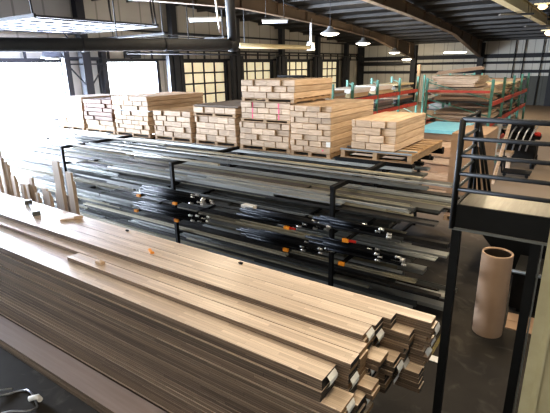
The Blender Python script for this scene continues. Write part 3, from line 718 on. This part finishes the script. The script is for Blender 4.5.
# ------------------------------------------------------------------ goods behind the deck, at right
def layered(name, x0, x1, y0, y1, z, n, h, mk, label, cat, group=None, jit=.03):
    for k in range(n):
        o = MB().box(-(x1 - x0) / 2, (x1 - x0) / 2, -(y1 - y0) / 2, (y1 - y0) / 2, 0, h - .004).build(name, M[mk], None, ((x0 + x1) / 2 + R(-jit, jit), (y0 + y1) / 2 + R(-jit, jit), z + k * h))
        o.rotation_euler.z = R(-.02, .02); tag(o, label, cat, group or (label + 's'))
pallet(-3.55, -2.5, 11.2, 13.0, 0, 'pallet on the floor under the sheets topped with cyan', .12)
for k in range(9):
    o = MB().box(-.49, .49, -.85, .85, 0, .15, 0).box(-.44, .44, -.80, .80, .15, .2).build('sheet_pack', M['pale_bundle'] if k % 2 else M['card'], None, (-3.01 + R(-.05, .05), 12.1 + R(-.05, .05), .122 + k * .201))
    o.rotation_euler.z = R(-.03, .03); tag(o, 'pack of brown sheets in the stack beneath the cyan sheet', 'sheet pack', 'packs of brown sheets beneath the cyan sheet')
o = MB().box(-.5, .5, -.88, .88, 0, .02); o.box(-.5, .5, -.895, -.88, -.06, .02)
o = o.build('cyan_sheet', M['cyan'], None, (-3.0, 12.1, 1.935)); tag(o, 'pale cyan sheet covering a stack of brown sheets', 'sheet')
pallet(-2.45, -1.7, 10.4, 12.0, 0, 'pallet on the floor under the cardboard boxes', .12)
for k in range(5):
    t = thing('cardboard_box', (-2.1, 11.2, .122 + k * .38), 'plain brown cardboard box in the stack behind the stair platform', 'box', 'plain cardboard boxes behind the stair platform')
    if k == 4: tag(t, 'topmost brown cardboard box behind the stair platform', 'box')
    MB().box(-.35, .35, -.75, .75, 0, .376).build('carton', M['card'], t); MB().box(-.03, .03, -.75, .75, .3765, .378).build('tape', M['pale_bundle'], t)

# ------------------------------------------------------------------ pallet racks far behind
def pallet_rack(label, fx, depth, ys, zt, beams, front=None):
    t = thing('pallet_rack', (fx - depth / 2, ys[0], 0), label, 'rack'); ox = fx - depth / 2; oy = ys[0]
    for y in ys:
        for x in (fx, fx - depth):
            u = MB().box(x - ox - .04, x - ox + .04, y - oy - .035, y - oy + .035, 0, zt).build('upright', M['green'], t)
        m = MB()
        for k in range(5): z = .3 + k * (zt - .4) / 5; m.bar((fx - ox, y - oy, z), (fx - depth - ox, y - oy, z + (zt - .4) / 5), .03, .03, 0, (0, 1, 0))
        m.build('brace', M['green'], t)
    for z in beams:
        for a, b in zip(ys, ys[1:]):
            for x in (fx, fx - depth): MB().box(x - ox - .03, x - ox + .03, a - oy + .04, b - oy - .04, z - .13, z).build('beam', M['rack_red'], t)
            m = MB()
            for k in range(6): y = a + (b - a) * (k + .5) / 6; m.box(-depth / 2 + .03, depth / 2 - .03, y - oy - .05, y - oy + .05, z - .05, z)
            m.build('shelf_slat', M['purlin'], t)
    if front:
        for z in front: MB().box(-depth / 2 + .05, depth / 2 - .05, -.08, -.04, z - .08, z).build('front_beam', M['rack_red'], t)
    return t
def stock(x0, x1, ya, yb, z, n, label, group, mks, hh=(.03, .08), along='y'):
    zz = z
    for k in range(n):
        h = R(*hh); L = (yb - ya) * R(.75, 1.0); w = (x1 - x0) * R(.7, 1.)
        m = MB().box(-w / 2, w / 2, -L / 2, L / 2, 0, h); m.box(-w / 2 + .02, w / 2 - .05, -L / 2 - .03, -L / 2, .005, h * .7)
        o = m.build('stored_sheet', M[random.choice(mks)], None, ((x0 + x1) / 2 + R(-.06, .06), (ya + yb) / 2, zz + .001)); o.rotation_euler.z = R(-.05, .05)
        tag(o, label, 'sheet', group); zz += h + .003
ys1 = [12.5, 13.9, 16.0, 18.3, 20.6]
pallet_rack('green and red pallet rack behind the tall stacks of boards', -6.5, 1.2, ys1, 2.95, [1.85, 2.42])
stk = [('grey_wrap', 'card'), ('white', 'pale_bundle', 'cream'), ('white', 'cream', 'pale_bundle'), ('card', 'cream', 'grey_wrap')]
for i, (a, b) in enumerate(zip(ys1, ys1[1:])):
    stock(-7.6, -6.6, a + .12, b - .12, 2.422, 4, 'flat panel on top of the green rack behind the tall stacks', 'flat panels on top of the far left pallet rack', stk[i], (.05, .09))
    stock(-7.6, -6.6, a + .12, b - .12, 1.852, 4, 'wrapped panel on the lower level of the green rack behind stacks', 'panels on the lower level of the far left pallet rack', ('grey_wrap', 'bronze', 'steel', 'card'), (.05, .1))
ys2 = [15.6, 17.8, 20.0, 22.2, 24.4]
pallet_rack('green and red pallet rack beside the open aisle', -2.6, 2.0, ys2, 3.0, [.9, 1.65, 2.30], [2.66])
for i, (a, b) in enumerate(zip(ys2, ys2[1:])):
    stock(-4.5, -2.7, a + .12, b - .12, 2.302, 6, 'wood panel on the top level of the aisle rack', 'wood panels on the top level of the aisle rack', ('pale_bundle', 'card', 'pale_bundle', 'cream'), (.04, .09))
    stock(-4.5, -2.7, a + .12, b - .12, 1.652, 5, 'brown panel on the middle level of the aisle rack', 'brown panels on the middle level of the aisle rack', ('card', 'pale_bundle', 'grey_wrap'), (.04, .08))
    stock(-4.5, -2.7, a + .12, b - .12, .902, 5, 'panel on the low level of the aisle rack', 'panels on the low level of the aisle rack', ('card', 'pale_bundle', 'grey_wrap'), (.04, .09))
stock(-4.6, -3.0, 15.65, 17.6, 2.75, 5, 'warped brown sheet heaped highest at the near end of aisle rack', 'warped sheets heaped on the near end of the aisle rack', ('card', 'pale_bundle'), (.05, .08))
ys3 = [21.2, 23.4, 25.6]
pallet_rack('small green rack standing between the two bigger pallet racks', -5.2, 1.2, ys3, 3.0, [1.5, 2.2])
for a, b in zip(ys3, ys3[1:]):
    stock(-6.3, -5.3, a + .12, b - .12, 2.202, 2, 'grey panel on the small rack between the two bigger racks', 'grey panels on the small rack', ('grey_wrap', 'steel'), (.05, .12))
    stock(-6.3, -5.3, a + .12, b - .12, 1.502, 4, 'dark panel on the lower level of the small rack', 'dark panels on the small rack', ('bronze', 'grey_wrap'), (.05, .12))
o = MB().box(-.12, .12, -.12, .12, 0, 3.4); o.box(-.16, .16, -.16, .16, 0, .1); tag(o.build('wooden_post', M['pale_bundle'], None, (-12.9, 41, 0)), 'tan timber post standing before the far wall, left of column', 'post')
# leaning boards at the end of the aisle rack
for i, (x, w, h, mk, l) in enumerate(((-2.5, .34, 1.75, 'pale_bundle', 'tan sheet leaning at the near end of the aisle rack'), (-2.16, .28, 1.5, 'card', 'brown board leaning beside the tan sheet'), (-1.93, .13, 1.85, 'grey_wrap', 'narrow grey board leaning in the aisle beside the black machine'), (-1.76, .09, 1.8, 'pale_bundle', 'thin tan stick leaning rightmost beside the black machine'))):
    m = MB().box(-w / 2, w / 2, -.02, .02, 0, h); m.box(-w / 2, -w / 2 + .03, -.035, -.02, .1, h - .1)
    o = m.build('leaning_board', M[mk], None, (x - .33, 14.75 - .1 * i, .01)); o.rotation_euler = (-.2, .06 * (i - 1), 0); tag(o, l, 'board')
# black walk-behind machine in the aisle
t = thing('walk_behind_machine', (-2.0, 17.6, 0), 'black wheeled machine with pale hoses and a red lamp in the aisle', 'machine'); t.location.x = -1.85; t.scale = (1.2, 1.1, 1.1)
m = MB(); m.box(-.45, .45, -.35, .5, .28, .75); m.box(-.35, .35, -.25, .4, .75, 1.0); m.box(-.35, .3, -.1, .35, 1.0, 1.35); m.build('body', M['black'], t, bevel=.04)
for x, y in ((-.42, -.3), (.42, -.3), (-.42, .4), (.42, .4)):
    MB().tube([(x - .05, y, .17), (x + .05, y, .17)], .17, 18).build('wheel', M['black'], t)
for i in range(4):
    x = -.3 + i * .17
    MB().tube([(x, -.36, .55), (x + .05, -.42, .85), (x + .1, -.30, 1.1), (x + .18, -.05, 1.28)], .022, 8).build('hose', M['silver'], t)
MB().tube([(-.4, .3, .9), (-.6, -.1, 1.25), (-.2, -.2, 1.32), (.3, -.1, 1.25)], .03, 8).build('handle', M['black'], t)
q = MB().lathe([(0, .12), (.08, .1), (.09, 0), (0, 0)], (.42, -.1, 1.0), 14).build('red_lamp', M['red'], t)
MB().box(.1, .5, -.2, .3, .9, 1.0).build('side_tray', M['black'], t)
# wooden crate table holding pieces, between machine and leaning boards
t = thing('wooden_trestle', (-2.25, 16.6, 0), 'small tan wooden trestle in front of the black machine', 'trestle')
for x in (-.25, .25):
    for y in (-.2, .2): MB().box(x - .04, x + .04, y - .04, y + .04, 0, .55).build('leg', M['pale_bundle'], t)
MB().box(-.35, .35, -.28, .28, .55, .65).build('top', M['pale_bundle'], t)
t = thing('hand_cart', (-1.75, 16.0, 0), 'low dark hand cart on the aisle floor before the machine', 'cart')
MB().box(-.3, .5, -.3, .3, .10, .15).build('deck', M['black'], t)
for x, y in ((-.22, -.24), (.42, -.24), (-.22, .24), (.42, .24)): MB().tube([(x, y - .02, .05), (x, y + .02, .05)], .05, 12).build('wheel', M['black'], t)
MB().tube([(-.3, -.25, .12), (-.4, -.25, .9), (-.4, .25, .9), (-.3, .25, .12)], .02, 8).build('handle', M['black'], t)

# ------------------------------------------------------------------ stair platform at right
t = thing('stair_platform', (-.3, 3.5, 0), 'black steel stair platform with rails and a worn grey deck', 'platform')
ox, oy = -.3, 3.5; X0, X1, Y0, Y1, ZD = -.71, .75, 3.3, 3.80, 2.52
L_ = lambda x, y, z: (x - ox, y - oy, z)
MB().box(X0 - ox, X1 - ox, Y0 - oy, Y0 - oy + .02, ZD - .17, ZD + .0).build('front_fascia', M['black'], t)
MB().box(X0 - ox, X1 - ox, Y1 - oy - .02, Y1 - oy, ZD - .14, ZD).build('rear_fascia', M['black'], t)
MB().box(X0 - ox, X0 - ox + .02, Y0 - oy + .02, Y1 - oy - .02, ZD - .16, ZD + .0).build('side_fascia', M['black'], t)
MB().box(X0 - ox + .02, X1 - ox, Y0 - oy + .02, Y1 - oy - .02, ZD - .035, ZD - .012).build('deck', M['deck'], t)
MB().box(X0 - ox - .02, X1 - ox, Y0 - oy - .012, Y0 - oy + .015, ZD - .19, ZD - .17).build('lower_lip', M['steel'], t)
RZ = [3.13, 3.0, 2.88, 2.75, 2.635]
for i, z in enumerate(RZ):
    MB().tube([L_(X0, Y0, z), L_(X1, Y0, z)], .015 if i else .018, 10).build('rail', M['black'], t)
    MB().tube([L_(X0, Y0, z), L_(X0, Y1, z)], .012, 8).build('side_rail', M['black'] if i == 0 else M['steel'], t)
MB().tube([L_(X0, Y0, ZD - .18), L_(X0, Y0, 3.13)], .021, 10).build('rail_post', M['black'], t)
MB().tube([L_(X0, Y1, ZD - .1), L_(X0, Y1, 3.15)], .019, 10).build('rail_post', M['black'], t)
for k, (za, xb) in enumerate(((3.06, .155), (2.98, .12), (2.86, .075), (2.76, .03))):
    MB().tube([L_(X0 + .01, Y1 + .03, za), L_(X0 + xb, Y1 + .06, 2.44)], .012, 8).build('slanted_stay', M['black'], t)
for x, y in ((X0 + .03, Y0 + .04), (-.165, Y0 + .04)):
    MB().box(x - ox - .03, x - ox + .03, y - oy - .03, y - oy + .03, 0, ZD - .17).build('leg', M['black'], t)
MB().box(-.165 - ox + .036, -.165 - ox + .046, Y0 - oy, Y0 - oy + .03, 0, ZD - .19).build('leg_trim', M['steel'], t)
# black hopper behind the cardboard tube
t = thing('steel_hopper', (.2, 8.4, 0), 'black hopper with a slanted side on the floor behind the cardboard tube', 'hopper')
m = MB(); y0, y1 = -.7, .6
pr = [(-1.62, 1.05), (1.4, 1.05), (1.4, .12), (-.80, .12), (-1.0, .35)]
m.quad([(x, y0, z) for x, z in pr][::-1]); m.quad([(x, y1, z) for x, z in pr])
for a, b in zip(pr, pr[1:] + pr[:1]): m.quad([(a[0], y0, a[1]), (b[0], y0, b[1]), (b[0], y1, b[1]), (a[0], y1, a[1])])
m.build('body', M['black'], t)
for x in (-.7, 1.3):
    for y in (-.6, .5): MB().box(x - .05, x + .05, y - .05, y + .05, 0, .12).build('leg', M['black'], t)

# cardboard tube, bin, floor cardboard
o = MB().box(-.85, .6, -.5, .5, 0, .05).box(-.8, .55, -.45, .45, .05, .08).build('warped_sheet', M['card'], None, (-3.7, 16.5, 3.23)); o.rotation_euler = (.02, -.12, .25); tag(o, 'tilted brown sheet crowning the heap on the aisle rack', 'sheet')
t = thing('cardboard_tube', (-.70, 6.02, 0), 'wide brown cardboard tube standing on the floor behind the platform', 'tube')
MB().lathe([(.185, 0), (.187, .02), (.187, 1.14), (.185, 1.16), (.165, 1.16), (.163, 1.14)], (0, 0, 0), 40).build('outer_wrap', M['card'], t)
MB().lathe([(.163, 1.14), (.16, .3), (.16, .01), (0, .01)], (0, 0, 0), 40).build('core', M['card_dark'], t)
t = thing('steel_bin', (.30, 7.1, 0), 'low black steel bin with a pale rim behind the cardboard tube', 'bin')
m = MB(); m.box(-.85, .9, -.33, .4, .06, .62); m.build('body', M['black'], t)
MB().tube([(-.88, -.35, .64), (.9, -.35, .64)], .03, 8).build('rim', M['steel'], t)
for x in (-.7, .75): MB().box(x - .05, x + .05, -.3, .3, 0, .06).build('foot', M['black'], t)
for i, (x, y, w, d, rz) in enumerate(((-.12, 6.48, .8, .46, .06), (.42, 6.0, .7, .3, -.05))):
    o = MB().box(-w / 2, w / 2, -d / 2, d / 2, 0, .012); o.box(-w / 2, w / 2, -.01, .01, .012, .015)
    o = o.build('flat_cardboard', M['card'], None, (x, y, .002)); o.rotation_euler.z = rz; tag(o, ['flattened cardboard on the floor beside the cardboard tube', 'flattened cardboard on the floor near the beige column'][i], 'cardboard')

# beige pitted column at the right
t = thing('concrete_column', (.115, 2.0, 0), 'beige pitted square column at the right edge of the view', 'column')
MB().box(-.135, .30, -.0, .25, 0, 6.4).build('shaft', M['stone'], t)
MB().box(-.175, -.135, .005, .24, 0, 6.4).build('edge_trim', M['stone'], t)
MB().box(-.118, -.108, -.012, 0, 0, 6.4).build('corner_bead', M['stone'], t)
m = MB()
for i in range(46):
    x = R(-.08, .2); z = R(1.6, 3.1); r = R(.002, .006); k = len(m.v)
    m.v += [(x + r * math.cos(a * 1.047), -.0015, z + r * 1.4 * math.sin(a * 1.047)) for a in range(6)]; m.f.append(tuple(range(k, k + 6))); m.mi.append(0); m.sm.append(False)
m.build('pit_mark', M['pit'], t)

# steel hose on the floor at bottom left
pts = [(-5.35, 1.35), (-5.05, 1.55), (-4.93, 1.70), (-4.90, 1.82), (-4.82, 1.88), (-4.72, 1.88), (-4.62, 1.87), (-4.52, 1.84), (-4.44, 1.80), (-4.45, 1.70), (-4.6, 1.60), (-4.7, 1.5)]
def smooth(p, n=5):
    out = []
    for i in range(len(p) - 1):
        p0, p1, p2, p3 = p[max(i - 1, 0)], p[i], p[i + 1], p[min(i + 2, len(p) - 1)]
        for k in range(n):
            u = k / n; out.append(tuple(.5 * (2 * b + (c - a) * u + (2 * a - 5 * b + 4 * c - d) * u * u + (3 * b - a - 3 * c + d) * u ** 3) for a, b, c, d in zip(p0, p1, p2, p3)))
    out.append(p[-1]); return out
t = thing('steel_cable', (-4.7, 1.7, 0), 'looped grey steel cable with a fitting on the dark floor', 'cable')
MB().tube([(x + 4.7, y - 1.7, .02 + .02 * math.sin(i * .3)) for i, (x, y) in enumerate(smooth(pts))], .012, 8).build('cable', M['hose'], t)
MB().tube([(.08, .12, .03), (.15, .18, .05), (.22, .17, .05)], .03, 10).build('fitting', M['white'], t)
m = MB().tube([(-5.5, 1.62, .015), (-5.1, 1.68, .02), (-4.95, 1.80, .03)], .01, 8); tag(m.build('cable_end', M['hose']), 'short straight grey cable lying at the bottom left corner', 'cable')

# yellow floor lines
m = MB()
m.box(-1.56, -1.52, 5.2, 5.6, .001, .004); m.box(-1.2, -1.16, 5.0, 6.0, .001, .004)
struct(m.build('floor_marking', M['yellow']))
o = MB().box(-.09, .09, -.06, .06, 0, .004); o.box(-.09, -.0, -.06, .02, .004, .006); tag(o.build('paper_sheet', M['white'], None, (-1.1, 5.0, .006)), 'white paper lying on the floor beside the pile end', 'paper')

# ------------------------------------------------------------------ light
w = bpy.data.worlds.new('world'); S.world = w; w.use_nodes = True
bg = w.node_tree.nodes['Background']; bg.inputs[0].default_value = (.75, .85, 1, 1); bg.inputs[1].default_value = .25
def area(name, loc, rot, sx, sy, e, c):
    L = bpy.data.lights.new(name, 'AREA'); L.shape = 'RECTANGLE'; L.size = sx; L.size_y = sy; L.energy = e; L.color = c
    o = bpy.data.objects.new(name, L); COL.objects.link(o); o.location = loc; o.rotation_euler = rot; return o
r90 = math.radians(90)
area('daylight_doorway', (-20.4, 9.2, 1.95), (0, -r90, 0), 3.8, 5.6, 12500, (.74, .84, 1))
area('daylight_doorway', (-20.4, 15.8, 1.95), (0, -r90, 0), 3.8, 3.7, 8000, (.74, .84, 1))
area('daylight_doorway', (-20.4, 2.5, 1.95), (0, -r90, 0), 3.8, 5.6, 12500, (.74, .84, 1))
# warm hall lights overhead, without fixtures; the one above the rack is added fill
for x, y, e in ((-.6, 2.6, 105), (-.9, 5.2, 45),  (-1.8, 7.0, 130), (-1.5, 9.5, 190), (1.5, 15, 220), (-3.5, 20, 150), (-9.5, 10.5, 90), (-1, 28, 250), (-6, 34, 250), (-15, 33, 200)):
    L = bpy.data.lights.new('hall_and_fill_light', 'AREA'); L.shape = 'DISK'; L.size = .8; L.energy = e; L.color = (1, .83, .60)
    o = bpy.data.objects.new('hall_and_fill_light', L); COL.objects.link(o); o.location = (x, y, 5.9 if y < 25 else 5.0)
for loc, e in (((-4.5, -3.2, 4.4), 230), ((-.9, -1.6, 4.8), 170), ((1.6, .3, 4.2), 40)):  # unseen fill lamps added to brighten the pile side, column and platform
    L = bpy.data.lights.new('fill_light', 'POINT'); L.energy = e; L.color = (1, .88, .72); L.shadow_soft_size = .5
    o = bpy.data.objects.new('fill_light', L); COL.objects.link(o); o.location = loc
S.view_settings.view_transform = 'Standard'
S.view_settings.exposure = -0.08
try: S.view_settings.look = 'Medium High Contrast'
except Exception: pass
